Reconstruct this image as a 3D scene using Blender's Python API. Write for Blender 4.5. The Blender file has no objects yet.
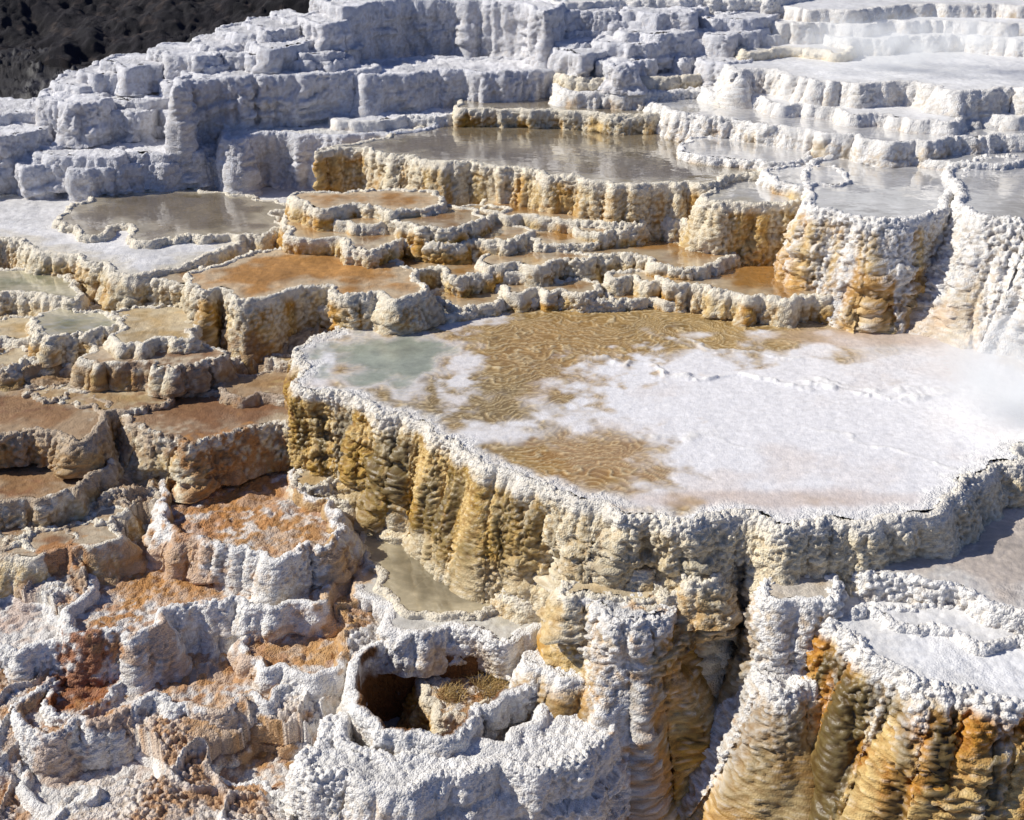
import bpy, math, random
import numpy as np
from mathutils import Vector
R=math.radians
sc=bpy.context.scene; col=sc.collection
H=5.0; PITCH=R(25); F=1236.0
# ---------- camera ----------
cam=bpy.data.cameras.new('camera'); co=bpy.data.objects.new('camera',cam); col.objects.link(co)
cam.sensor_width=36; cam.lens=F/1024*36; cam.clip_end=2000; cam.clip_start=.05
co.location=(0,0,H); co.rotation_euler=(R(90)-PITCH,0,0); sc.camera=co
def pw(px,py,z):
    a=(px-512)/F; b=(410-py)/F
    dy=math.cos(PITCH)+b*math.sin(PITCH); dz=-math.sin(PITCH)+b*math.cos(PITCH)
    t=(z-H)/dz
    return np.array([a*t,dy*t])
# ---------- noise ----------
def hsh(ix,iy,iz,seed):
    n=(ix.astype(np.uint32)*np.uint32(374761393)+iy.astype(np.uint32)*np.uint32(668265263)+iz.astype(np.uint32)*np.uint32(2246822519)+np.uint32((seed*3266489917)&0xffffffff))
    n=(n^(n>>np.uint32(15)))*np.uint32(2246822519); n=(n^(n>>np.uint32(13)))*np.uint32(3266489917); n=n^(n>>np.uint32(16))
    return (n&np.uint32(0xffffff)).astype(np.float64)/16777215.0
def rot(p,a):
    c,s=math.cos(a),math.sin(a)
    return np.c_[p[:,0]*c-p[:,1]*s,p[:,0]*s+p[:,1]*c,p[:,2]]
def vn(p,seed=0):
    p=rot(p,.65+seed*.37)
    i=np.floor(p).astype(np.int64); f=p-i; f=f*f*f*(f*(f*6-15)+10)
    r=0
    for dx in (0,1):
        wx=f[:,0] if dx else 1-f[:,0]
        for dy in (0,1):
            wy=f[:,1] if dy else 1-f[:,1]
            for dz in (0,1):
                wz=f[:,2] if dz else 1-f[:,2]
                r=r+wx*wy*wz*hsh(i[:,0]+dx,i[:,1]+dy,i[:,2]+dz,seed)
    return r
def fbm(p,o=3,seed=0):
    r=0;a=.5;t=0
    for k in range(o):
        r=r+a*vn(p*(2.03**k)+k*17.3,seed+k); t+=a; a*=.5
    return r/t
def worley(p,seed=0):
    p=rot(p,.5+seed*.3)
    i=np.floor(p).astype(np.int64); f=p-i; best=np.full(len(p),9.0)
    for dx in (-1,0,1):
        for dy in (-1,0,1):
            for dz in (-1,0,1):
                a,b,c=i[:,0]+dx,i[:,1]+dy,i[:,2]+dz
                q=(dx+hsh(a,b,c,seed)-f[:,0])**2+(dy+hsh(a,b,c,seed+1)-f[:,1])**2+(dz+hsh(a,b,c,seed+2)-f[:,2])**2
                best=np.minimum(best,q)
    return np.sqrt(best)
def ss(a,b,x):
    t=np.clip((x-a)/(b-a),0,1); return t*t*(3-2*t)
def S(*v): return np.array(v,float)
def lerp(a,b,t): return a+(b-a)*t[:,None]
def full(c,n): return np.repeat(c[None],n,0)
# ---------- palette (linear) ----------
WHITE=S(.88,.855,.815); LAV=S(.73,.73,.76); CREAM=S(.77,.66,.45); OCH=S(.58,.31,.04); RUST=S(.36,.13,.025)
BROWN=S(.34,.20,.09); DARK=S(.045,.030,.012); OLIVE=S(.20,.15,.04)
BASE={'w':WHITE,'g':LAV,'y':CREAM,'b':S(.42,.32,.2),'o':S(.80,.66,.42),'c':S(.84,.74,.54)}
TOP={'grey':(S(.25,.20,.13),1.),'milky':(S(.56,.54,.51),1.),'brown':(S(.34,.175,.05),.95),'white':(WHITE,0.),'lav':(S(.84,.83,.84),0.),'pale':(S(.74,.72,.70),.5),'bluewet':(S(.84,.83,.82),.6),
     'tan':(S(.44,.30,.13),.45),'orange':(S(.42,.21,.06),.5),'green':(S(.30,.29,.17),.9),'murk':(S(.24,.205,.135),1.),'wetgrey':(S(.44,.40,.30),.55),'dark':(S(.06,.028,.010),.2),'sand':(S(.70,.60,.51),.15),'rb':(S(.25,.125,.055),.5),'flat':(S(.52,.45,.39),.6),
     'algae':(S(.54,.30,.12),.12)}
STAINS_SHADE=[(60,440,-.5,150,60,BROWN,.6),(230,400,-.5,90,45,S(.24,.12,.055),.6),(235,490,-.95,60,32,S(.50,.23,.06),.7),(170,572,-1.2,90,26,S(.52,.26,.08),.65),(290,560,-1.2,60,20,S(.5,.27,.10),.6),
    (85,685,-1.55,36,22,S(.32,.10,.02),.9),(200,672,-1.55,85,22,S(.54,.30,.13),.6),(270,752,-1.9,38,14,S(.52,.26,.06),.8),
    (650,660,-1.3,60,50,S(.64,.35,.10),.65),(640,740,-2,40,50,S(.54,.26,.06),.7),(650,560,-.6,70,20,S(.6,.4,.2),.4),(340,600,-1.2,25,50,S(.6,.34,.11),.7),(60,565,-1.1,25,10,S(.45,.19,.05),.8),(20,610,-1.3,20,20,S(.5,.3,.2),.5),
    (230,720,-1.65,34,30,S(.6,.38,.2),.6),(120,735,-1.75,44,14,S(.52,.27,.1),.6),(480,760,-2,50,14,S(.5,.25,.08),.4),(310,640,-1.35,40,20,S(.55,.31,.12),.6),(200,540,-1.1,34,16,S(.48,.2,.05),.6),(60,780,-1.9,40,12,S(.5,.27,.12),.5),
    (738,600,-.9,22,34,DARK,.85),(738,660,-1.5,26,40,DARK,.95),(740,730,-2.2,34,50,DARK,.95),(745,800,-2.8,70,50,DARK,.9)]  # dark blobs: deep shade painted into the recess right of the buttress
def add_stains_shade(P,c):
    n=fbm(P*4,3,91); h=fbm(P*14,2,92)
    for (px,py,z,rx,ry,cc,s) in STAINS_SHADE:
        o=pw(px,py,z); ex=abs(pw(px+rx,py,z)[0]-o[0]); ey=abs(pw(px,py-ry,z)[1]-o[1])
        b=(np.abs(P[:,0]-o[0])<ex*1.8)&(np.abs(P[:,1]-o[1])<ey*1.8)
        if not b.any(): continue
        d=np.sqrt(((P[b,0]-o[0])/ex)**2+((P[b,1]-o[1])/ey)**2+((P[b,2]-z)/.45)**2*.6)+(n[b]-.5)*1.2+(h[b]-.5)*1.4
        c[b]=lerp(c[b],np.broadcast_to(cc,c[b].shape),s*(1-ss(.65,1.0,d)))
    return c
# ---------- materials ----------
def mat(name,water=False):
    m=bpy.data.materials.new(name); m.use_nodes=True; nt=m.node_tree; N=nt.nodes; L=nt.links
    b=N['Principled BSDF']; at=N.new('ShaderNodeAttribute'); at.attribute_name='Col'
    tc=N.new('ShaderNodeNewGeometry')
    n1=N.new('ShaderNodeTexNoise'); n1.inputs['Scale'].default_value=14; n1.inputs['Detail'].default_value=8; n1.inputs['Roughness'].default_value=.75
    L.new(tc.outputs['Position'],n1.inputs['Vector'])
    mr=N.new('ShaderNodeMapRange'); mr.inputs[1].default_value=.3; mr.inputs[2].default_value=.7; mr.inputs[3].default_value=.78 if not water else .85; mr.inputs[4].default_value=1.12
    L.new(n1.outputs['Fac'],mr.inputs[0])
    mx=N.new('ShaderNodeVectorMath'); mx.operation='SCALE'; L.new(at.outputs['Color'],mx.inputs[0]); L.new(mr.outputs[0],mx.inputs['Scale'])
    L.new(mx.outputs[0],b.inputs['Base Color'])
    rr=N.new('ShaderNodeMapRange'); L.new(at.outputs['Alpha'],rr.inputs[0])
    rr.inputs[3].default_value=.92; rr.inputs[4].default_value=.03 if water else .12
    L.new(rr.outputs[0],b.inputs['Roughness'])
    bp=N.new('ShaderNodeBump')
    if water:
        n2=N.new('ShaderNodeTexNoise'); n2.inputs['Scale'].default_value=5; n2.inputs['Detail'].default_value=3; L.new(tc.outputs['Position'],n2.inputs['Vector'])
        L.new(n2.outputs['Fac'],bp.inputs['Height']); bp.inputs['Distance'].default_value=.012; bp.inputs['Strength'].default_value=.5
        b.inputs['Coat Weight'].default_value=1; b.inputs['Coat Roughness'].default_value=.02; b.inputs['Coat IOR'].default_value=1.6
        L.new(bp.outputs[0],b.inputs['Coat Normal'])
    else:
        n2=N.new('ShaderNodeTexNoise'); n2.inputs['Scale'].default_value=60; n2.inputs['Detail'].default_value=5; n2.inputs['Roughness'].default_value=.65; L.new(tc.outputs['Position'],n2.inputs['Vector'])
        v=N.new('ShaderNodeTexVoronoi'); v.inputs['Scale'].default_value=58; L.new(tc.outputs['Position'],v.inputs['Vector'])
        ad=N.new('ShaderNodeMath'); ad.operation='SUBTRACT'; L.new(n2.outputs['Fac'],ad.inputs[0])
        mu=N.new('ShaderNodeMath'); mu.operation='MULTIPLY'; mu.inputs[1].default_value=.8; L.new(v.outputs['Distance'],mu.inputs[0]); L.new(mu.outputs[0],ad.inputs[1])
        L.new(ad.outputs[0],bp.inputs['Height']); bp.inputs['Distance'].default_value=.02
        sr=N.new('ShaderNodeMapRange'); L.new(at.outputs['Alpha'],sr.inputs[0]); sr.inputs[2].default_value=.7; sr.inputs[3].default_value=.85; sr.inputs[4].default_value=.06
        L.new(sr.outputs[0],bp.inputs['Strength'])
    L.new(bp.outputs[0],b.inputs['Normal'])
    return m
M_T=mat('travertine'); M_W=mat('shallow_spring_water',True)
def mesh(name,V,Fc,C,m,parent=None,loc=(0,0,0)):
    me=bpy.data.meshes.new(name); n=len(V); k=Fc.shape[1]
    me.vertices.add(n); me.vertices.foreach_set('co',(V-np.array(loc)).astype(np.float32).ravel())
    me.loops.add(Fc.size); me.loops.foreach_set('vertex_index',Fc.astype(np.int32).ravel())
    me.polygons.add(len(Fc)); me.polygons.foreach_set('loop_start',np.arange(0,Fc.size,k,dtype=np.int32))
    me.polygons.foreach_set('use_smooth',np.ones(len(Fc),bool))
    me.update(calc_edges=True); me.validate()
    a=me.color_attributes.new('Col','FLOAT_COLOR','POINT'); a.data.foreach_set('color',C.astype(np.float32).ravel())
    me.materials.append(m)
    o=bpy.data.objects.new(name,me); col.objects.link(o)
    if parent: o.parent=parent
    else: o.location=loc
    return o
def catmull(P,n=14):
    P=np.array(P); out=[]
    N=len(P)
    for i in range(N):
        a,b,c,d=P[i-1],P[i],P[(i+1)%N],P[(i+2)%N]
        for t in np.arange(n)/n:
            out.append(.5*((2*b)+(c-a)*t+(2*a-5*b+4*c-d)*t*t+(3*b-3*c+d-a)*t**3))
    return np.array(out)
def resample(P,ds):
    Q=np.vstack([P,P[:1]]); l=np.r_[0,np.cumsum(np.hypot(*np.diff(Q,axis=0).T))]
    n=max(24,int(l[-1]/ds)); s=np.arange(n)*l[-1]/n
    return np.c_[np.interp(s,l,Q[:,0]),np.interp(s,l,Q[:,1])]
def nrm2(P):
    t=np.roll(P,-1,0)-np.roll(P,1,0); t/=np.maximum(np.hypot(t[:,0],t[:,1]),1e-9)[:,None]
    return np.c_[t[:,1],-t[:,0]]
def sdf(X,P):
    A=P;B=np.roll(P,-1,0); out=np.empty(len(X))
    for s in range(0,len(X),20000):
        x=X[s:s+20000]; ab=B-A; ap=x[:,None,:]-A[None]
        t=np.clip((ap*ab).sum(2)/np.maximum((ab*ab).sum(1),1e-12),0,1)
        d=((ap-ab[None]*t[...,None])**2).sum(2).min(1)**.5
        c=((A[None,:,1]>x[:,None,1])!=(B[None,:,1]>x[:,None,1]))
        xi=A[None,:,0]+(x[:,None,1]-A[None,:,1])/np.where(np.abs(ab[:,1])<1e-9,1e-9,ab[:,1])[None]*ab[None,:,0]
        ins=(c&(x[:,None,0]<xi)).sum(1)%2==1
        out[s:s+20000]=np.where(ins,d,-d)
    return out
TERR=[]; cnt=[0]
def T(label,z,pts,depth,slope=.15,w=.09,rh=.035,base='w',stain=.3,dark=.1,top='white',sink=0.,scal=.9,group=None,topfn=None,nod=1.,inner=None,sfn=None,micro=.025,lob=1.,streak=OCH,world=None,nf=None):
    cnt[0]+=1; sd=cnt[0]*13
    if nf is None: nf=1.4 if z>-.8 else 1.7
    W=np.array([pw(x,y,z) for x,y in pts]) if world is None else world
    C=catmull(W)
    if (C[:,0]*np.roll(C[:,1],-1)-C[:,1]*np.roll(C[:,0],-1)).sum()<0: C=C[::-1]
    dist=math.hypot(max(C[:,1].min(),6),H-z)
    ds=dist/F*1.5
    C=resample(C,ds)
    P3=np.c_[C,np.full(len(C),z)]
    n=nrm2(C)
    o=((fbm(P3*1.7,2,5)-.5)*.34+(fbm(P3*4.0,2,7)-.5)*.24+(vn(P3*10,8)-.5)*.07)*scal
    C=C+n*o[:,None]
    C=resample(C,ds); n=nrm2(C)
    for _ in range(8): n=(np.roll(n,1,0)+n+np.roll(n,-1,0)); n/=np.maximum(np.hypot(n[:,0],n[:,1]),1e-9)[:,None]
    ext=min(np.ptp(C[:,0]),np.ptp(C[:,1])); w=min(w,.3*ext)
    pr=[(-w*1.1,-sink-.07),(-w*.9,-sink*.6+rh*.2),(-w*.6,rh*.75),(-w*.3,rh),(0,rh*.8),(.02,rh*.2),(.03,-.03)]
    pr+= [(.03+slope*(t-.03)+max(0,t-.7*depth)*.25,-t) for t in np.arange(.08,depth,.05)]
    pr=np.array(pr); l=np.r_[0,np.cumsum(np.hypot(*np.diff(pr,axis=0).T))]
    k=int(l[-1]/ds)+1; s=np.linspace(0,l[-1],k); po=np.interp(s,l,pr[:,0]); pz=np.interp(s,l,pr[:,1])
    rr=int(np.searchsorted(s,l[6]))
    m=len(C)
    G=np.empty((k,m,3)); G[:,:,:2]=C[None]+n[None]*po[:,None,None]; G[:,:,2]=z+pz[:,None]
    Q=G.reshape(-1,3); po_=np.repeat(po,m); t=np.repeat(np.maximum(-pz,0),m)*(po_>0) 
    N3=np.repeat(n[None],k,0).reshape(-1,2)
    lobes=(fbm(Q*S(1.7,1.7,.35),2,21)-.5)*.34*np.minimum(1,t/.5)*lob
    fm=.35+1.2*ss(.3,.7,vn(Q*1.6,35))
    Q0=np.c_[Q[:,:2]-N3*(po_*(po_>0))[:,None],Q[:,2]]
    drp=worley(Q0*S(9,9,2.2)+(vn(Q*3,37)[:,None]-.5)*.8,38)
    fl=((.42-drp**2)*.08)*ss(0,.12,t)*fm*min(nod,1.2)
    sh=fbm(Q*S(3.2,3.2,9.5)+vn(Q*2,36)[:,None]*1.5,2,34)
    mi=micro*(.3+1.6*ss(.35,.65,vn(Q*1.3,39)))*(ss(.38,.62,sh)-.5)*2*ss(.08,.4,t)
    Q[:,:2]+=N3*(lobes+fl+mi)[:,None]
    Q[:,2]+=np.where(po_<=.02,1,0)*(fbm(Q*5,2,41)-.5)*(.04+.4*max(0,rh-.05))
    G=Q.reshape(k,m,3)
    dr=np.gradient(G,axis=0); dc=(np.roll(G,-1,1)-np.roll(G,1,1)); NN=np.cross(dc,dr); NN=NN.reshape(-1,3); NN/=np.maximum(np.linalg.norm(NN,axis=1),1e-9)[:,None]
    if (NN[-m:,:2]*n).sum()<0: NN=-NN
    f1=worley(Q*S(15,15,17)*nf,51); f2=worley(Q*30*nf,61)
    am=.25+.75*np.repeat(ss(-.0,.08,np.abs(np.arange(k)*ds)),m)
    v1=.2+1.3*ss(.32,.68,fbm(Q*1.9,2,73)); v2=.5+1.1*ss(.3,.7,fbm(Q*2.4,2,75))
    nd=((.36-f1**2)*.058*nod*v1+(.33-f2**2)*.034*nod*v2)/nf+(fbm(Q*3.5,2,71)-.5)*.02+(fbm(Q*26,2,77)-.5)*.014
    Q=Q+NN*(nd*am)[:,None]
    # colours
    st=vn(Q0*S(5,5,.7),81)*.45+vn(Q0*S(12,12,1.2),86)*.2+fbm(Q*S(1.5,1.5,1.2),2,82)*.35
    c=full(BASE[base],len(Q))
    c=c*(.88+.24*fbm(Q*4,2,83))[:,None]
    wallm=ss(.03,.15,t+(vn(Q*8,87)-.5)*.1)
    if base in('c','o','y'): c=lerp(c,full(WHITE,len(Q)),(1-wallm)*(.65 if topfn else .35))
    oc=lerp(full(streak,len(Q)),full(S(.70,.50,.20),len(Q)),ss(.3,.7,vn(Q*4,84)))
    stv=np.full(len(Q),float(stain)); dkv=np.full(len(Q),float(dark))
    if sfn is not None: f_=sfn(Q); stv=stv*f_; dkv=dkv*f_
    a=np.clip(1.15*ss(.62-.42*stv,.86-.38*stv,st+.2*(f1-.5)+.1*np.minimum(t,1))*wallm*np.minimum(1,stv*1.6),0,1)
    c=lerp(c,oc,a)
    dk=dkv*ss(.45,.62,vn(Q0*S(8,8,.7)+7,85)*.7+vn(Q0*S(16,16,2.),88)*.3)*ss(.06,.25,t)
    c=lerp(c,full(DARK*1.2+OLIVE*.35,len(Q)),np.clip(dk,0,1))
    c=lerp(c,c*S(.48,.35,.20),ss(.42,.72,f1)*(.25+.75*wallm)*(.25+.6*stv))  # brown crease tint, with crevice shade painted in between beads
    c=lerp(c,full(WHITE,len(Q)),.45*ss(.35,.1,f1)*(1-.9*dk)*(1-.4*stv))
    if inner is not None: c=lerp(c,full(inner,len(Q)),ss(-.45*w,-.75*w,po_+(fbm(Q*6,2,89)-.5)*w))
    c=add_stains_shade(Q,c)
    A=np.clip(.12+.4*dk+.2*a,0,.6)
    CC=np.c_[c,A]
    base_loc=(C[:,0].mean(),C[:,1].mean(),z-depth)
    root=bpy.data.objects.new('travertine_terrace',None); col.objects.link(root); root.location=base_loc
    root['label']=label; root['category']='terrace'
    if group: root['group']=group
    idx=np.arange(k*m).reshape(k,m)
    def strip(a0,a1,nm):
        i=idx[a0:a1+1]; q=np.stack([i[:-1],np.roll(i[:-1],-1,1),np.roll(i[1:],-1,1),i[1:]],-1).reshape(-1,4)-a0*m
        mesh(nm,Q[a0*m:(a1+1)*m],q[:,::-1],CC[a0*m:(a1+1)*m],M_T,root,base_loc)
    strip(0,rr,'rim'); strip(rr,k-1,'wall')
    g=ds*1.15; gx=np.arange(C[:,0].min(),C[:,0].max(),g); gy=np.arange(C[:,1].min(),C[:,1].max(),g*1.3)
    X,YY=np.meshgrid(gx,gy); X2=np.c_[X.ravel(),YY.ravel()]
    d=sdf(X2,C[::4]); keep=(d>.5*w).reshape(X.shape)
    tc,wet=TOP[top]; zz=z-sink
    P=np.c_[X2,np.full(len(X2),zz)]
    if topfn: dz,tcA=topfn(P,d)
    else:
        nn=fbm(P*2.3,4,sd); tcA=full(tc,len(P))*(.62+.76*nn)[:,None] if top!='bluewet' else full(tc,len(P))*(.86+.28*nn)[:,None]
        if wet>.1:
            e=ss(.35,.0,d-w+ (fbm(P*4,3,sd+3)-.5)*.7)
            tcA=lerp(tcA,full(BASE[base]*.8,len(P)),.6*e)
            f=P[:,1]*7+P[:,0]*2+fbm(P*2.5,3,sd+7)*5; rid=ss(.6,1,1-np.abs(2*(f-np.floor(f))-1))
            tcA=lerp(tcA,np.minimum(tcA*1.5,.85),rid*.35)
            wv=wet*(1-.3*ss(.6,.8,vn(P*3,sd+9)))
        else: wv=np.zeros(len(P))
        if top in('algae','sand'):
            g_=fbm(P*13,3,sd+11); tcA=lerp(tcA,full(WHITE*.9,len(P)),.75*ss(.48,.60,g_)); tcA=lerp(tcA,full(S(.44,.17,.04),len(P)),.6*ss(.5,.4,g_)*(.9 if top=='algae' else .3))
        dz=(fbm(P*5,3,sd+5)-.5)*(.08 if wet<.2 else .03 if wet<.75 else .0)
        if wet<.8: dz+= (.33-worley(P*20,55)**2)*(.04 if wet<.2 else .010)
        tcA=np.c_[tcA,wv]
        if wet<.8: tcA[:,:3]=add_stains_shade(P,tcA[:,:3])
    P[:,2]+=dz
    kk=keep[:-1,:-1]&keep[1:,:-1]&keep[:-1,1:]&keep[1:,1:]
    id2=np.arange(X.size).reshape(X.shape)
    q=np.stack([id2[:-1,:-1],id2[:-1,1:],id2[1:,1:],id2[1:,:-1]],-1)[kk]
    if len(q)>3:
        u,inv=np.unique(q,return_inverse=True)
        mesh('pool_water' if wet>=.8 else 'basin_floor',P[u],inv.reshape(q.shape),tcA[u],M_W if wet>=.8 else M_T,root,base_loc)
    TERR.append((C[::4].copy(),z-sink-.12))
    return root
# ---------- main terrace top ----------
def bl(P,px,py,rx,ry,z=0,n=None,k=.7,lo=.55,hi=1.2):
    o=pw(px,py,z); ex=abs(pw(px+rx,py,z)[0]-o[0]); ey=abs(pw(px,py-ry,z)[1]-pw(px,py+ry,z)[1])/2
    d=np.sqrt(((P[:,0]-o[0])/ex)**2+((P[:,1]-o[1])/ey)**2)
    if n is not None: d=d+(n-.5)*k*2
    return 1-ss(lo,hi,d)
def maintop(P,d):
    N=len(P)
    n=fbm(P*1.8,5,301); n2=fbm(P*6,4,302); n3=fbm(P*3,4,311)
    wx=P+ np.c_[(fbm(P*1.3,3,303)-.5)*1.7,(fbm(P*1.3,3,304)-.5)*1.7,np.zeros(N)]
    f=wx[:,1]*6.2+wx[:,0]*.7+fbm(P*4,4,305)*3.2
    rid=ss(.62,.92,1-np.abs(2*(f-np.floor(f))-1))
    f2=wx[:,1]*14+wx[:,0]*2.5+fbm(P*6,3,306)*4.5; rid2=ss(.5,.95,1-np.abs(2*(f2-np.floor(f2))-1))
    brk=ss(.35,.6,fbm(P*3.2,3,312))
    c=full(S(.46,.29,.10),N)*(.55+.9*n2)[:,None]
    c=lerp(c,full(S(.25,.20,.11),N),bl(P,470,395,130,40,n=n)*.5)
    og=np.maximum(bl(P,590,462,80,32,n=n2,k=.6,lo=.5,hi=1.15),bl(P,560,350,120,45,n=n,lo=.3)*.6)
    c=lerp(c,full(S(.50,.26,.07),N),.7*og)
    gr=bl(P,384,358,70,26,n=n3,k=.7,lo=.6,hi=1.08)
    ring=bl(P,384,358,86,34,n=n3,k=.8,lo=.7,hi=1.15)
    wh=np.maximum.reduce([bl(P,850,430,290,105,n=n3,k=.6,lo=.7,hi=1.15),bl(P,680,410,120,62,n=n2,k=.8,lo=.5,hi=1.15),ring*.75,bl(P,462,372,22,34,n=n2,k=1.,lo=.4,hi=1.15)*.9,bl(P,410,320,90,10,n=n2,k=.8)*.8,bl(P,500,434,90,14,n=n2,k=.8,lo=.4)*.9,bl(P,760,480,200,42,n=n3,k=.6),bl(P,325,365,20,34,n=n,k=.5),bl(P,990,410,160,110,n=n,k=.4),bl(P,620,420,80,26,n=n2,k=.9,lo=.3)*.85])
    wh=wh*(1-bl(P,590,462,86,38,n=n2,k=.6)*.9)
    wcol=lerp(full(S(.88,.86,.86),N),full(S(.80,.71,.65),N),ss(.50,.78,fbm(P*1.5,5,309))*.6)
    c=lerp(c,wcol,wh)
    tan=np.maximum(bl(P,740,500,150,12,n=n,k=.6),bl(P,880,338,110,10,n=n,k=.6))
    c=lerp(c,full(S(.58,.42,.31),N),tan*.5)
    c=lerp(c,full(S(.29,.32,.245),N)*(.6+.8*n2)[:,None],gr*.9)
    dry=np.clip(wh+tan*.5,0,1)*(1-gr)
    rl=(rid*.9*(.4+.6*brk)+rid2*.65*(1-.4*brk))*(1-gr)*(1-dry*.96)
    c=lerp(c,full(S(.80,.64,.38),N),np.clip(rl*.7,0,1))
    c=c*(1-.3*(1-rid2)*(1-dry)*(1-gr))[:,None]
    e=ss(.20,.0,d-.07+(n2-.5)*.3); c=lerp(c,full(WHITE,N),.85*e)
    dz=rl*.011+dry*.007*(n2)*2+e*.025*n2
    for (px,py,sl,ln,am) in ((760,385,-.12,2.0,.035),(730,350,-.25,1.0,.022),(870,395,.2,1.0,.02),(690,440,.15,.9,.012),(900,450,-.3,.9,.012)):
        o=pw(px,py,0); q=np.abs(P[:,1]-(o[1]-.3*np.sin((P[:,0]-o[0])*1.3)+sl*(P[:,0]-o[0])+(n-.5)*.9)); lip=ss(.09,.0,q)*ss(ln,ln-.6,np.abs(P[:,0]-o[0]))*(.4+.6*ss(.4,.6,n2))
        dz+=lip*am; c=lerp(c,full(WHITE,N),lip*.8)
    dz+= (.33-worley(P*22,57)**2)*.005*(dry*.7+e*4)
    wet=np.clip(1.0*(1-dry*.42)*(1-rl*.15)*(1-e*.8),0.05,1)
    return dz,np.c_[c,wet]
# ---------- terraces, back to front ----------
T('tall fluted grey block at the very top, left of the top middle',2.55,[(338,9),(380,3),(450,1),(520,5),(548,12),(556,-14),(340,-14)],1.1,.06,base='g',stain=.05,top='lav',scal=.8,lob=1.,nod=.8)
ORD=['first','second','third','fourth','fifth']
def row(rowname,z,y0,y1,xs,back,depth,zj=.05,base='g',stain=.04,top='lav'):
    rnd=random.Random(int(z*1000))
    n=len(xs)-1
    for i in range(n):
        a,b=xs[i],xs[i+1]; t=(i+.5)/n; y=y0+(y1-y0)*t+rnd.uniform(-3,3); zz=z+rnd.uniform(-zj,zj)
        e1=rnd.uniform(-6,6); e2=rnd.uniform(-6,6)
        T('%s block from left in %s'%(ORD[i],rowname),zz,
          [(a+1+e1,y-3),(a+10+e1,y+1),((a+b)/2+rnd.uniform(-10,10),y+rnd.uniform(0,5)),(b-8+e2,y+1),(b+4+e2,y-3),(b+e2,y-back),((a+b)/2,y-back-2),(a+5,y-back)],depth,.14,base=base,stain=stain,dark=.03,top=top,scal=1.,lob=1.2,w=.06,rh=.01,micro=.03,nod=.9)
row('the topmost pale row on the left skyline',2.38,19,17,[270,308,348],6,.4)
row('the second pale row down the left skyline',2.3,27,25,[248,300,346],7,.4)
row('the third pale row down the left skyline',2.2,35,33,[222,280,346],8,.4)
row('the fourth pale row down the left skyline',2.1,44,42,[195,250,300,346],8,.4)
row('the fifth pale row down the left skyline',2.03,52,50,[150,215,280,346],8,.4)
row('the pale row just behind the big fluted grey block',1.88,62,60,[105,170,230,290,350],8,.4)
T('big fluted grey block standing over the low white block at upper left',1.8,[(178,88),(195,81),(250,79),(320,75),(364,71),(360,66),(190,70)],1.3,.1,base='g',stain=.05,top='lav',scal=.9,lob=1.6,nod=.9)
row('the upper pale row left of the big fluted block',1.78,74,71,[85,132,182],9,.55)
row('the second pale row left of the big fluted block',1.63,86,83,[58,108,150,182],10,.55)
row('the third pale row left of the big fluted block',1.48,99,95,[40,100,188],11,.6)
row('the fifth pale row left of the big fluted block',1.33,113,109,[-40,30,98,150,200],10,.6)
row('the seventh grey row below the left skyline',1.14,130,125,[-40,45,110,178],12,.6)
row('the eighth grey row below the left skyline',.98,145,141,[-40,20,80,140],10,.5)
row('the ninth grey row, above the long grey wall',.88,155,150,[-40,35,110,200],10,.5)
T('low white block in front of the big fluted grey block',1.1,[(230,140),(260,135),(330,137),(400,133),(432,127),(420,110),(240,116)],.9,.12,base='g',stain=.06,top='white',scal=.9,nod=.9,lob=1.3)
T('long low grey wall above the large left pool',.78,[(20,168),(60,164),(85,169),(150,164),(228,159),(225,142),(25,150)],.6,.1,base='g',stain=.06,top='lav',scal=.9,nod=.9)
T('small grey corner block at the left edge above the large left pool',.62,[(-40,182),(10,176),(38,172),(30,160),(-40,162)],.5,.1,base='g',stain=.08,top='lav',scal=.7,nod=.9)
T('fluted grey wall under the tall block at the top',1.75,[(366,78),(440,73),(500,73),(568,68),(560,58),(370,62)],.9,.12,base='g',stain=.06,top='lav',scal=1.,lob=1.6,nod=.9)
row('the low cream step under the fluted grey wall',1.22,122,112,[340,400,460],9,.4,base='w',stain=.15)
T('cream step between the fluted grey wall and the upper right tiers',1.7,[(568,78),(640,80),(690,78),(738,74),(735,64),(575,66)],.5,base='c',stain=.3,top='pale',scal=.8)
T('narrow cream step behind the narrow yellow walled pool',1.55,[(560,92),(620,94),(690,92),(735,86),(735,78),(570,80)],.35,base='w',stain=.3,top='pale',scal=.8)
row('the lowest grey row right of the tall block',1.9,61,58,[550,600,650,700,746],9,.4)
row('the second grey row right of the tall block',2.0,50,48,[548,610,680,745],8,.4)
row('the third grey row right of the tall block',2.1,41,39,[546,600,670,744],8,.4)
row('the fourth grey row right of the tall block',2.22,30,28,[546,620,690,760],8,.4)
row('the fifth grey row right of the tall block',2.33,20,18,[546,600,690,770],7,.4)
row('the sixth grey row right of the tall block',2.44,11,9,[552,620,700,780],7,.4)
T('highest pale step along the top edge right of the tall block',2.55,[(560,4),(640,2),(790,0),(790,-12),(560,-12)],.4,base='w',stain=.1,top='pale')
T('uppermost cream tier at the top right edge',2.48,[(790,8),(850,10),(940,5),(1090,6),(1090,-8),(790,-8)],.3,.3,base='w',stain=.25,top='bluewet',scal=.9,nod=.6,rh=.015)
T('third cream tier from the top right corner',2.3,[(770,22),(850,25),(900,21),(1090,24),(1090,6),(770,9)],.35,.3,base='w',stain=.25,top='bluewet',scal=1.1,nod=.6,rh=.015)
T('fourth cream tier from the top right corner',2.13,[(750,37),(800,34),(850,40),(930,36),(1090,42),(1090,20),(755,24)],.35,.3,base='w',stain=.2,top='bluewet',scal=1.1,nod=.6,rh=.015)
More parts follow.
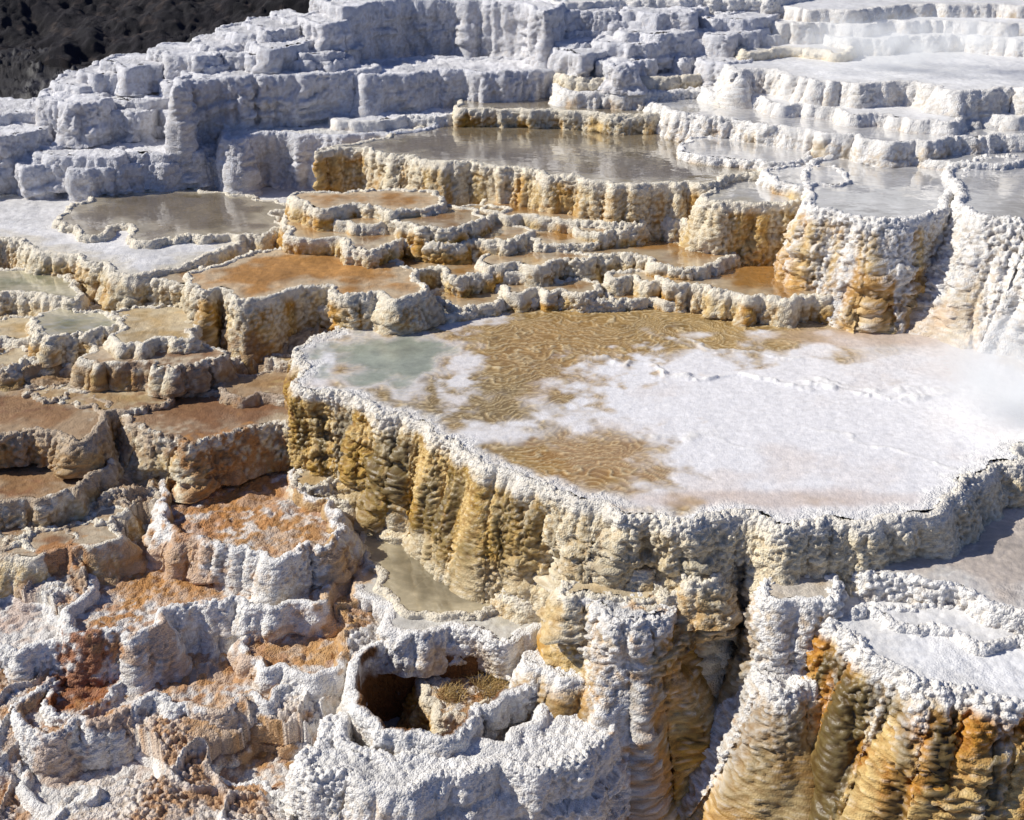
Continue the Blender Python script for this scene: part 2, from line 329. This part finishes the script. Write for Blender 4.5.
T('small yellow stained ledge at the left end of the upper right tiers',2.0,[(742,53),(790,50),(845,54),(852,38),(750,38)],.3,base='c',stain=.45,top='pale',scal=.8)
T('broad white tier at upper right with a pale wet top',1.9,[(736,74),(760,70),(800,78),(850,84),(910,84),(960,90),(1000,88),(1090,86),(1090,50),(860,50),(740,56)],.5,.4,base='w',stain=.12,top='bluewet',scal=1.2,nod=.6,rh=.015)
T('narrow white tier above the long white walled pool tier',1.6,[(720,94),(760,98),(800,106),(870,113),(930,120),(990,116),(1090,112),(1090,84),(750,80)],.35,.5,base='w',stain=.15,top='bluewet',scal=1.3,nod=.6,w=.06,rh=.01)
T('long white walled pool tier below the broad white tier',1.45,[(653,103),(680,113),(740,120),(800,128),(860,138),(920,143),(985,136),(1090,132),(1090,100),(900,95),(750,90),(660,94)],.45,.25,base='w',stain=.3,top='milky',scal=1.,w=.05,rh=.015,nod=.8)
T('low white tier at the right edge under the long pool tier',1.25,[(893,154),(950,162),(1000,164),(1090,154),(1090,130),(900,134)],.3,.2,base='w',stain=.3,top='milky',w=.05,rh=.015,nod=.8)
T('small low cream ledge at the right of the wide upper pool',1.2,[(678,152),(720,158),(792,163),(800,150),(700,138)],.25,.2,base='w',stain=.4,top='milky',w=.04,rh=.01,nod=.8)
T('narrow yellow walled pool behind the wide upper pool',1.35,[(458,108),(480,109),(560,111),(657,115),(660,96),(500,94),(462,98)],.4,.08,base='c',stain=.6,top='grey',scal=.7,w=.06,rh=.02)
T('wide upper pool behind a long cream and yellow wall',1.1,[(318,152),(345,148),(390,156),(450,162),(520,170),(570,178),(625,184),(680,186),(722,184),(790,150),(720,108),(460,112),(440,124),(380,138)],.8,.12,base='c',stain=.5,top='grey',scal=.9,w=.07,rh=.02)
T('small cream pool tier below the right end of the wide upper pool',.7,[(640,214),(700,222),(762,216),(755,195),(640,195)],.45,base='c',stain=.5,top='brown',scal=.8,w=.05,rh=.015)
T('narrow cream step under the long wall of the wide upper pool',.66,[(485,212),(560,218),(640,222),(660,205),(500,196)],.4,base='c',stain=.5,top='brown',scal=.9,w=.05,rh=.015)
T('small yellow step under the left end of the wide upper pool',.8,[(300,206),(330,211),(360,206),(400,211),(440,204),(430,190),(310,193)],.35,base='c',stain=.6,top='orange',scal=1.,w=.05,rh=.015)
T('rusty ledge between two orange topped tiers left of the middle',.66,[(330,221),(360,228),(400,222),(440,226),(490,218),(500,204),(340,206)],.3,base='c',stain=.6,top='brown',scal=1.1,w=.05,rh=.015)
T('orange topped tier with a yellow wall left of the middle',.55,[(283,230),(300,240),(340,240),(365,250),(410,242),(440,248),(470,240),(510,243),(525,226),(400,208),(300,212)],.6,.1,base='c',stain=.65,dark=.15,top='brown',w=.05,rh=.015)
T('brown pool tier with a nodular yellow wall behind the large terrace',.33,[(370,266),(400,275),(430,270),(460,279),(500,272),(540,274),(562,262),(562,240),(380,240)],.55,.12,base='c',stain=.65,dark=.15,top='brown',scal=1.1,w=.05,rh=.015)
T('yellow walled pool tier left of the tall right buttress',1.03,[(703,194),(740,202),(790,206),(828,198),(850,160),(720,156)],1.0,.1,base='c',stain=.55,top='milky',nod=1.1,lob=.8,nf=1.5,w=.06,rh=.02)
T('brown pool with a scalloped cream rim, upper of two at right',.42,[(550,247),(600,253),(640,256),(672,268),(700,270),(730,240),(700,226),(560,226)],.7,.12,base='c',stain=.55,top='brown',scal=1.,w=.06,rh=.015)
T('brown pool with a scalloped cream wall, lower of two at right',.3,[(662,280),(700,290),(750,297),(800,297),(840,290),(862,274),(840,245),(700,240)],.6,.12,base='c',stain=.55,top='brown',scal=1.,w=.06,rh=.015)
T('thin orange ledge at the back left of the large terrace',.1,[(520,296),(560,302),(640,303),(690,302),(690,280),(530,282)],.25,.2,base='c',stain=.5,top='brown',scal=.8,w=.05,rh=.015)
T('tall yellow and white buttress beside the flaring right edge buttress',1.16,[(808,204),(835,214),(880,221),(925,217),(948,204),(955,160),(820,160)],1.35,.2,base='w',stain=.5,dark=.15,top='milky',scal=.4,nod=1.2,lob=.9,nf=1.5,micro=.02)
T('flaring pale buttress at the right edge',1.2,[(958,200),(975,214),(1024,224),(1090,224),(1090,160),(962,166)],1.4,.62,base='w',stain=.28,dark=.08,top='milky',scal=.5,nod=1.6,lob=1.,micro=.01,nf=1.3)
T('small low ring in the upper right pool',1.18,[(770,176),(800,187),(848,183),(840,168),(785,166)],.2,.2,base='w',stain=.5,top='milky',w=.04,rh=.01,nod=.8)
T('large grey pool at the left under the grey blocks',.35,[(-40,238),(0,240),(60,252),(100,264),(130,277),(180,266),(230,248),(280,228),(340,205),(330,182),(200,178),(100,182),(-40,205)],.6,.25,base='c',stain=.45,dark=.3,top='pale',w=.06,rh=.015)
T('ring walled dark pool standing in the large left pool',.42,[(68,218),(90,233),(120,228),(150,241),(200,236),(245,238),(280,229),(270,214),(295,206),(200,190),(100,196)],.2,.2,base='c',stain=.3,top='grey',w=.05,rh=.015,scal=1.3)
T('brown topped block with a cream and yellow wall',.36,[(192,280),(205,292),(225,288),(245,299),(290,292),(320,288),(345,296),(400,296),(420,278),(400,262),(330,248),(240,254)],.9,.28,base='c',stain=.55,dark=.3,top='orange',scal=1.3,w=.05,rh=.012)
T('pale green pool ledge at the left edge',.1,[(-40,288),(30,294),(80,299),(62,276),(-40,266)],.35,.2,base='c',stain=.5,dark=.2,top='green',w=.05,rh=.012)
T('small cream ledge left of the brown topped block, upper of two',.02,[(118,334),(140,345),(160,338),(196,336),(182,310),(130,312)],.3,.25,base='c',stain=.5,dark=.2,top='tan',scal=1.5,w=.04,rh=.01)
T('small round green pool near the left edge',0,[(36,328),(70,340),(100,334),(122,320),(60,308)],.3,.25,base='c',stain=.5,dark=.2,top='green',scal=1.4,w=.05,rh=.012)
T('low cream ledge left of the brown topped block, lower of two',-.12,[(72,354),(100,366),(130,360),(165,370),(200,360),(230,350),(120,336)],.3,.25,base='c',stain=.5,dark=.2,top='rb',scal=1.5,w=.04,rh=.01)
T('reddish brown flat left of the large terrace',-.46,[(105,402),(125,422),(150,436),(185,446),(215,442),(250,430),(300,420),(312,385),(200,368),(115,385)],.5,.4,base='c',stain=.5,dark=.25,top='rb',scal=.7,w=.05,rh=.01)
T('brown flat at the left edge above the dark hollow',-.42,[(-40,425),(10,438),(40,432),(75,440),(98,428),(110,406),(60,385),(-40,390)],.35,.2,base='c',stain=.5,dark=.3,top='rb',scal=.9,w=.05,rh=.01)
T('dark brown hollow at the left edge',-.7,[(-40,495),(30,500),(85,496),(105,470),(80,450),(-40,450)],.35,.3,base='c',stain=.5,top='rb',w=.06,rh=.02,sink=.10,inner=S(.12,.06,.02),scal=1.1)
xl=pw(430,440,0)[0]; xr=pw(640,520,0)[0]
T('large terrace with a white crust and rippled tan and green pool',0,[(297,385),(340,397),(390,415),(430,438),(480,467),(530,487),(580,502),(640,522),(700,530),(740,520),(790,532),(850,530),(905,520),(950,500),(985,476),(1016,452),(1048,420),(1050,380),(1010,345),(940,315),(860,290),(640,285),(470,290),(400,302),(350,316),(308,350)],2.7,.2,w=.08,rh=.022,base='c',stain=.85,dark=.85,topfn=maintop,scal=.85,nod=1.1,nf=1.6,sfn=lambda Q:(1-.72*ss(xl,xr,Q[:,0]))*(.35+.65*ss(-1.05,-.55,Q[:,2]+(fbm(Q*2,2,99)-.5)*.6)),streak=S(.48,.29,.045),micro=.02)
T('small ledge under the shaded right rim of the large terrace',-.42,[(768,590),(790,602),(815,604),(842,592),(835,560),(770,556)],2.4,.22,base='w',stain=.45,dark=.6,top='tan',lob=1.2,scal=1.0,nod=1.2,micro=.01,w=.06,rh=.01)
T('shaded grey ledge at the right edge below the large terrace',-.35,[(850,570),(900,582),(960,592),(1090,600),(1090,440),(1000,460),(860,545)],.5,.2,base='w',stain=.25,top='flat',w=.06,rh=.015)
T('pale wet shelf at lower right with an orange stained wall',-.55,[(812,600),(828,630),(856,650),(885,670),(915,682),(940,698),(975,704),(1090,712),(1090,570),(855,560)],2.6,.3,base='w',stain=.68,dark=.95,top='bluewet',scal=1.1,nod=1.2,streak=S(.54,.25,.025),micro=.015,w=.08,rh=.02)
T('low crusted ridge crossing the pale wet shelf at lower right',-.5,[(850,612),(900,626),(960,630),(1020,640),(1090,640),(1090,618),(960,606),(880,600)],.2,.3,base='w',stain=.15,top='bluewet',scal=1.3,w=.06,rh=.02)
T('bulging orange stained buttress under the large terrace front',-.62,[(578,592),(598,614),(630,622),(665,620),(690,604),(690,580),(650,565),(590,575)],2.5,.34,base='w',stain=.55,dark=.4,top='white',nod=1.2,micro=.015,lob=1.8,scal=1.2,w=.05,rh=.0)
T('ringed basin with orange floor left of the large terrace wall',-.89,[(155,485),(170,466),(200,452),(235,440),(282,440),(302,456),(296,486),(322,505),(342,524),(332,547),(300,550),(270,560),(240,550),(210,550),(165,518)],.5,.35,w=.09,rh=.03,base='w',stain=.2,top='algae',sink=.09,inner=S(.58,.38,.18),scal=1.1,nod=.9)
T('wet greenish grey shelf below the large terrace wall',-1.2,[(342,530),(350,570),(368,600),(400,628),(450,638),(510,632),(560,622),(550,600),(505,575),(465,540),(430,508),(385,498)],.4,.1,w=.09,rh=.015,base='w',stain=.25,top='wetgrey',scal=1.0)
T('murky grey pool sunk in the wet greenish shelf',-1.16,[(368,525),(374,575),(395,606),(435,614),(500,610),(490,585),(452,556),(425,522),(390,510)],.2,.2,w=.05,rh=.012,base='y',stain=.2,top='murk',scal=.6)
T('wide low basin with scattered orange growth at the left',-1.19,[(75,596),(86,562),(120,548),(150,525),(182,545),(235,540),(290,552),(335,562),(325,600),(262,604),(235,594),(205,600),(175,612),(152,626),(92,628)],.5,.35,w=.08,rh=.025,base='w',stain=.15,top='algae',sink=.07,scal=1.2,nod=.9)
T('wide crusted basin with a rust pit at lower left',-1.53,[(36,690),(60,655),(95,650),(120,640),(180,628),(215,640),(250,640),(295,668),(275,704),(235,698),(200,708),(150,706),(110,722),(50,724)],.5,.35,w=.08,rh=.025,base='w',stain=.15,top='algae',sink=.07,scal=1.2,inner=S(.6,.40,.24),nod=.9)
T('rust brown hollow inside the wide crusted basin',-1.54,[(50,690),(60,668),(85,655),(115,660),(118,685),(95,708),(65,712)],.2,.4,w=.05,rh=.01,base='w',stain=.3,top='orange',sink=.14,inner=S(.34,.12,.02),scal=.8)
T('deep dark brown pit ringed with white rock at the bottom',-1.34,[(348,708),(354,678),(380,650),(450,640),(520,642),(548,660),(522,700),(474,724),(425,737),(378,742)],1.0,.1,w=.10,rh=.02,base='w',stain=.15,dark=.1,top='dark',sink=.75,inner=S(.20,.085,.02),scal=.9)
T('straw coloured knob standing inside the dark brown pit',-1.65,[(420,702),(455,718),(505,706),(526,675),(480,656),(430,668)],.5,.3,base='y',stain=.9,dark=.5,top='algae',scal=1.3,w=.05,rh=.02)
T('thick white block in front of the dark pit',-1.45,[(298,765),(316,735),(340,718),(375,752),(430,750),(480,738),(528,710),(560,682),(600,695),(612,730),(560,765),(480,775),(380,790)],1.4,.28,w=.1,rh=.025,base='w',stain=.18,dark=.1,top='white',scal=1.2,micro=.03,nod=1.1)
T('small orange basin left of the thick white bottom block',-1.86,[(222,780),(240,755),(280,738),(318,748),(325,780),(280,800)],.4,.4,w=.06,rh=.02,base='w',stain=.3,top='algae',sink=.07,scal=1.2)
T('shallow orange basin near the bottom left corner',-1.83,[(20,790),(40,762),(90,750),(150,758),(175,780),(130,806),(60,812)],.4,.4,w=.07,rh=.02,base='w',stain=.2,top='sand',sink=.05,scal=1.2,nod=.9)
T('small shallow basin at the left edge above the rust pit',-1.3,[(-30,640),(-20,608),(20,598),(55,610),(52,640),(10,655)],.4,.4,w=.07,rh=.02,base='w',stain=.2,top='sand',sink=.05,scal=1.2,nod=.9)
T('oval crusted basin between the rust pit and the dark pit',-1.42,[(240,640),(262,618),(310,612),(342,636),(335,668),(290,676),(250,664)],.4,.4,w=.07,rh=.02,base='w',stain=.25,top='algae',sink=.06,scal=1.2,inner=S(.6,.40,.22),nod=.9)
# ---------- ground heights ----------
GP=[(30,300,-.1),(100,320,-.05),(30,350,-.2),(150,340,-.1),(60,380,-.4),(180,370,-.4),(30,420,-.55),(60,470,-.8),(250,360,-.3),(200,420,-.62),(270,460,-.9),(130,490,-.88),(40,530,-.98),(100,530,-.98),(350,490,-1.02),(450,540,-1.22),(400,480,-.98),(560,620,-1.35),(40,600,-1.2),(30,700,-1.56),(30,800,-1.88),(150,780,-1.78),(150,740,-1.62),(250,630,-1.32),(320,620,-1.28),(300,690,-1.52),(220,790,-1.88),(350,800,-2.25),(500,810,-2.5),(620,780,-2.4),(560,640,-1.45),(700,800,-2.7),(740,700,-2.6),(800,800,-2.8),(900,700,-2.8),(1000,800,-2.8),(200,600,-1.2),(120,640,-1.34),(200,650,-1.38),(240,620,-1.28),(170,725,-1.6),
(650,400,-1.),(400,300,-.05),(300,330,-.15),(600,300,-.1),(350,240,.15),(600,230,.2),(200,210,.1),(500,160,.4),(200,165,.3),(100,140,.6),(300,110,.8),(500,70,1.1),(700,70,1.2),(900,110,1.0),(900,60,1.4),(100,70,1.4),(250,30,1.7),(0,110,.9),(900,200,.2),(1000,300,-.4),(500,20,1.9),(800,15,1.9)]
gp=np.array([[*pw(a,b,c),c] for a,b,c in GP])
gp=np.vstack([gp,[[-9,5,-2.4],[9,5,-3],[-20,12,-1.5],[20,12,-1],[-16,20,1.0],[16,20,1.5],[0,24,1.9],[-9,24,1.4],[9,24,1.9]]])
def ghe(x,y):
    s=0;ww=0
    for a,b,c in gp:
        q=1/(((x-a)**2+(y-b)**2)+.04)**1.6; s=s+q*c; ww=ww+q
    return s/ww
# ---------- little ledges ----------
rnd=random.Random(4)
def blobpoly(cx,cy,rx,ry,k=9):
    a0=rnd.random()*6
    return np.array([[cx+rx*rnd.uniform(.65,1.2)*math.cos(a0+i*6.283/k),cy+ry*rnd.uniform(.65,1.2)*math.sin(a0+i*6.283/k)] for i in range(k)])
def little(label,group,spots,r0,r1,up=0.,zs=None,depth=.35,**kw):
    for i,s in enumerate(spots):
        px,py=s[0],s[1]
        if len(s)>2: z=s[2]
        else:
            z=-1.
            for _ in range(12): p=pw(px,py,z); z=.5*z+.5*(float(ghe(p[0],p[1]))+up)
        p=pw(px,py,z); r=rnd.uniform(r0,r1)
        T(label,z,None,depth,world=blobpoly(p[0],p[1],r*rnd.uniform(1,1.6),r),group=group,**kw)
def scatter(n,x0,x1,y0,y1,sep):
    out=[];g=0
    while len(out)<n and g<4000:
        g+=1; p=(rnd.uniform(x0,x1),rnd.uniform(y0,y1))
        if all(abs(p[0]-q[0])/1.6+abs(p[1]-q[1])>sep for q in out): out.append(p)
    return out
little('small knobbly cream ledge in the stepped slope at mid left','small ledges at mid left',scatter(18,-10,290,292,400,22),.2,.5,up=.04,base='c',stain=.55,dark=.25,top='tan',w=.035,rh=.008,scal=1.6,slope=.35,nod=1.)
little('small knobbly ledge in the brown slope below the reddish flat','small ledges below the reddish flat',scatter(6,-10,110,505,540,20),.15,.3,up=.04,base='c',stain=.4,dark=.15,top='rb',w=.04,rh=.01,scal=1.3,slope=.4,nod=.9)
little('small yellow ledge among the orange pools behind the large terrace','small ledges among the orange pools',[(430,216,.72),(525,254,.42),(610,226,.6),(345,302,.12),(470,294,.12),(600,290,.12),(655,276,.28),(560,236,.5),(540,286,.2),(175,275,.3),(430,300,.08),(380,312,.06)],.22,.48,base='c',stain=.6,dark=.15,top='brown',w=.04,rh=.01,scal=1.4,slope=.2)
little('knobbly cream step at the foot of the large terrace wall','steps at the foot of the large terrace wall',[(318,474,-.85),(345,488,-.95),(540,592,-1.2),(556,575,-1.0),(565,612,-1.3),(575,640,-1.4),(605,570,-.75),(590,548,-.5),(640,560,-.45),(690,568,-.42),(800,570,-.42),(620,585,-.6),(660,592,-.62),(690,585,-.55)],.16,.3,depth=.35,base='c',stain=.4,dark=.15,top='tan',w=.05,rh=.0,slope=.6,nod=1.3,scal=1.3)
little('knobbly white bulge beside the dark recess at lower right','bulges beside the dark recess at lower right',[(798,665,-1.0),(808,715,-1.5),(800,775,-2.1),(590,660,-1.2),(600,735,-1.9)],.2,.32,depth=1.2,base='w',stain=.5,dark=.5,top='white',w=.05,rh=.0,slope=.5,nod=1.2,scal=1.3,micro=.01)
# ---------- ground ----------
us=np.r_[-4,-2,-1.2,-.8,-.6,np.linspace(-.5,.5,860),.6,.8,1.2,2,4]
ys=np.r_[5,5.5,6,6.3]; y=6.5
L_=[]
while y<24: L_.append(y); y+=(.0105 if y<11 else .0105+(y-11)*.006)
ys=np.r_[ys,L_,24,25]
U,V=np.meshgrid(us,ys); X=U*(V+3)
x=X.ravel(); y=V.ravel(); hz=ghe(x,y)
P=np.c_[x,y,hz]
hz=hz+(fbm(P*.9,3,401)-.5)*.2
near=ss(10.6,9.4,y)
st=.09; q=hz/st+fbm(P*1.7,4,402)*2.8; fr=q-np.floor(q); hz=hz+((np.floor(q)+ss(.6,1,fr))-q)*st*.85*(1-.7*near)
hz+= (fbm(P*3.2,3,403)-.5)*(.12-.06*near)
rg=fbm(P*2.2,2,410)+(fbm(P*7,2,412)-.5)*.05; ring=ss(.035,.0,np.abs(rg-.5)); hz+=ring*.06
P=np.c_[x,y,hz]
f1=worley(P*24,404); f2=worley(P*48,405); v1=.3+1.4*ss(.32,.68,fbm(P*1.9,2,413)); hz+=(.33-f1**2)*.045*v1+(.33-f2**2)*.024
for C,zc in TERR:
    b=(x>C[:,0].min())&(x<C[:,0].max())&(y>C[:,1].min())&(y<C[:,1].max())
    if b.sum():
        i=np.where(b)[0]; d=sdf(np.c_[x[i],y[i]],C[::2]); lim=np.where(d>.0,zc-.1,1e9); hz[i]=np.minimum(hz[i],lim)
P=np.c_[x,y,hz]
c=full(WHITE,len(P))*(.86+.26*fbm(P*3,3,406))[:,None]
g1=ss(8.8,11.5,y+(fbm(P*1.5,2,407)-.5)*3)
c=lerp(c,full(S(.62,.46,.23),len(P)),g1*.75)
hol=ss(.5,.40,rg)
c=lerp(c,full(S(.70,.50,.32),len(P)),.5*np.maximum(ss(.54,.64,fbm(P*2.6,5,408)),hol*.7))
c=lerp(c,full(S(.52,.25,.07),len(P)),.8*ss(.54,.62,fbm(P*2.2,5,411)+hol*.07)*ss(10.2,9.2,y)*(.4+.6*ss(.4,.55,fbm(P*14,2,414))))
rw=ss(.48,.58,fbm(P*2.5,4,415))
c=lerp(c,full(S(.30,.17,.065),len(P)),.65*g1*rw)
c=lerp(c,full(WHITE,len(P)),ring*.5*(1-g1))
c=lerp(c,c*S(.48,.38,.26),ss(.45,.72,f1)*.5)  # ground creases browned and darkened, crevice shade painted in
c=add_stains_shade(P,c)
far=ss(19.3,19.9,y+(fbm(P*2,3,409)-.5))*ss(-1.5,-2.2,x)
c=lerp(c,full(S(.012,.010,.013),len(P)),far)
C4=np.c_[c,np.full(len(P),.12)+.3*g1*rw]
idx=np.arange(len(P)).reshape(X.shape)
q=np.stack([idx[:-1,:-1],idx[:-1,1:],idx[1:,1:],idx[1:,:-1]],-1).reshape(-1,4)
g=mesh('ground',P,q,C4,M_T); g['kind']='structure'
# dark hillside
xs=np.r_[np.linspace(-60,-17,60),np.linspace(-16.9,16.9,900),np.linspace(17,60,60)]; yy=np.r_[np.linspace(22.3,32,300),np.linspace(32.5,140,80)]
X,Yg=np.meshgrid(xs,yy); P=np.c_[X.ravel(),Yg.ravel(),np.zeros(X.size)]
z=1.0+(P[:,1]-22.3)*.42+(fbm(P*.5,4,501)-.5)*1.2+(fbm(P*3,5,502)-.5)*.3+(fbm(P*14,2,507)-.5)*.07
z[P[:,1]<22.6]-=1.2
P[:,2]=z
c=full(S(.008,.006,.010),len(P))*(.4+1.2*fbm(P*2,4,504))[:,None]; c=lerp(c,full(S(.05,.036,.032),len(P)),ss(.62,.70,fbm(P*6,3,505))*.8)
idx=np.arange(len(P)).reshape(X.shape); q=np.stack([idx[:-1,:-1],idx[:-1,1:],idx[1:,1:],idx[1:,:-1]],-1).reshape(-1,4)
h=mesh('hillside',P,q,np.c_[c,np.zeros(len(P))],M_T); h['kind']='structure'
P=np.array([[-600,-600,-3.6],[600,-600,-3.6],[600,900,-3.6],[-600,900,-3.6]],float)
o=mesh('valley_ground',P,np.array([[0,1,2,3]]),np.tile(S(.2,.18,.14,0),(4,1)),M_T); o['kind']='structure'
# ---------- dry grass ----------
def grass(label,px,py,z,n,rad,hh):
    V=[];Fa=[]
    p=pw(px,py,z)
    for i in range(n):
        a=rnd.random()*6.28; r=rad*rnd.random()**.5; bx,by=p[0]+r*math.cos(a),p[1]+r*math.sin(a)
        le=hh*rnd.uniform(.5,1.1); da=rnd.random()*6.28; ln=rnd.uniform(.2,.9)*le; wd=.004
        k0=len(V)
        for j in range(4):
            t=j/3; x=bx+math.cos(da)*ln*t*t; y=by+math.sin(da)*ln*t*t; zz=z+le*(t-.35*t*t); ww=wd*(1-t*.8)
            V+= [(x-ww*math.sin(da),y+ww*math.cos(da),zz),(x+ww*math.sin(da),y-ww*math.cos(da),zz)]
        for j in range(3): Fa.append((k0+2*j,k0+2*j+1,k0+2*j+3,k0+2*j+2))
    V=np.array(V); 
    o=mesh('dry_grass_tuft',V,np.array(Fa),np.tile(S(.50,.34,.13,.1),(len(V),1)),M_T,None,(p[0],p[1],z))
    o['label']=label; o['category']='grass tuft'
grass('straw coloured grass tuft in the dark pit, right one',492,690,-1.65,300,.15,.17)
grass('straw coloured grass tuft in the dark pit, left one',452,698,-1.67,260,.13,.15)
# ---------- steam ----------
def steam(label,c,r,dens,seed):
    import bmesh
    bm=bmesh.new(); bmesh.ops.create_icosphere(bm,subdivisions=3,radius=1)
    me=bpy.data.meshes.new('steam'); 
    for v in bm.verts: v.co=Vector((v.co.x*r[0],v.co.y*r[1],v.co.z*r[2]))
    bm.to_mesh(me); bm.free()
    m=bpy.data.materials.new('steam'); m.use_nodes=True; nt=m.node_tree; nt.nodes.remove(nt.nodes['Principled BSDF'])
    v=nt.nodes.new('ShaderNodeVolumePrincipled'); v.inputs['Color'].default_value=(1,1,1,1); v.inputs['Anisotropy'].default_value=.1
    v.inputs['Emission Color'].default_value=(.95,.97,1,1)
    tc=nt.nodes.new('ShaderNodeTexCoord'); n=nt.nodes.new('ShaderNodeTexNoise'); n.inputs['Scale'].default_value=1.9; n.inputs['Detail'].default_value=5; n.inputs['Distortion'].default_value=1.
    nt.links.new(tc.outputs['Object'],n.inputs['Vector'])
    mp=nt.nodes.new('ShaderNodeVectorMath'); mp.operation='DIVIDE'; mp.inputs[1].default_value=r; nt.links.new(tc.outputs['Object'],mp.inputs[0])
    ln=nt.nodes.new('ShaderNodeVectorMath'); ln.operation='LENGTH'; nt.links.new(mp.outputs[0],ln.inputs[0])
    f=nt.nodes.new('ShaderNodeMapRange'); f.interpolation_type='SMOOTHSTEP'; f.inputs[1].default_value=0; f.inputs[2].default_value=1; f.inputs[3].default_value=1; f.inputs[4].default_value=0; nt.links.new(ln.outputs['Value'],f.inputs[0])
    g=nt.nodes.new('ShaderNodeMapRange'); g.inputs[1].default_value=.40; g.inputs[2].default_value=.7; g.inputs[4].default_value=dens; nt.links.new(n.outputs['Fac'],g.inputs[0])
    mu=nt.nodes.new('ShaderNodeMath'); mu.operation='MULTIPLY'; nt.links.new(f.outputs[0],mu.inputs[0]); nt.links.new(g.outputs[0],mu.inputs[1]); nt.links.new(mu.outputs[0],v.inputs['Density'])
    em=nt.nodes.new('ShaderNodeMath'); em.operation='MULTIPLY'; em.inputs[1].default_value=.5; nt.links.new(mu.outputs[0],em.inputs[0]); nt.links.new(em.outputs[0],v.inputs['Emission Strength'])  # added glow, stands in for light scattered inside the steam
    nt.links.new(v.outputs[0],nt.nodes['Material Output'].inputs['Volume'])
    me.materials.append(m); o=bpy.data.objects.new('steam',me); col.objects.link(o); o.location=c
    o['label']=label; o['category']='steam'; o['kind']='stuff'
p=pw(1000,415,.1); steam('thin white steam drifting over the right rim of the large terrace',(p[0]+.3,p[1],.5),(1.2,1.1,.7),4.5,1)
p=pw(900,60,2.0); steam('thin white steam above the white tiers at upper right',(p[0],p[1]-.3,2.3),(2.4,1.2,.5),3.2,2)
# ---------- light ----------
sd=Vector((-.82,.06,.64)).normalized()
w=bpy.data.worlds.new('World'); sc.world=w; w.use_nodes=True; nt=w.node_tree
sk=nt.nodes.new('ShaderNodeTexSky'); sk.sky_type='NISHITA'; sk.sun_disc=False; sk.ozone_density=3.0; sk.dust_density=.3
el=math.asin(sd.z); sk.sun_elevation=el; sk.sun_rotation=math.atan2(sd.x,sd.y)
tint=nt.nodes.new('ShaderNodeVectorMath'); tint.operation='MULTIPLY'; tint.inputs[1].default_value=(.86,.92,1.28)
nt.links.new(sk.outputs[0],tint.inputs[0])
nt.links.new(tint.outputs[0],nt.nodes['Background'].inputs[0]); nt.nodes['Background'].inputs[1].default_value=.062
l=bpy.data.lights.new('sun','SUN'); l.energy=5.0; l.angle=R(.5); l.color=(1.0,.955,.86)
lo=bpy.data.objects.new('sun',l); col.objects.link(lo); lo.rotation_euler=sd.to_track_quat('Z','Y').to_euler()
sc.view_settings.view_transform='Standard'; sc.view_settings.look='None'
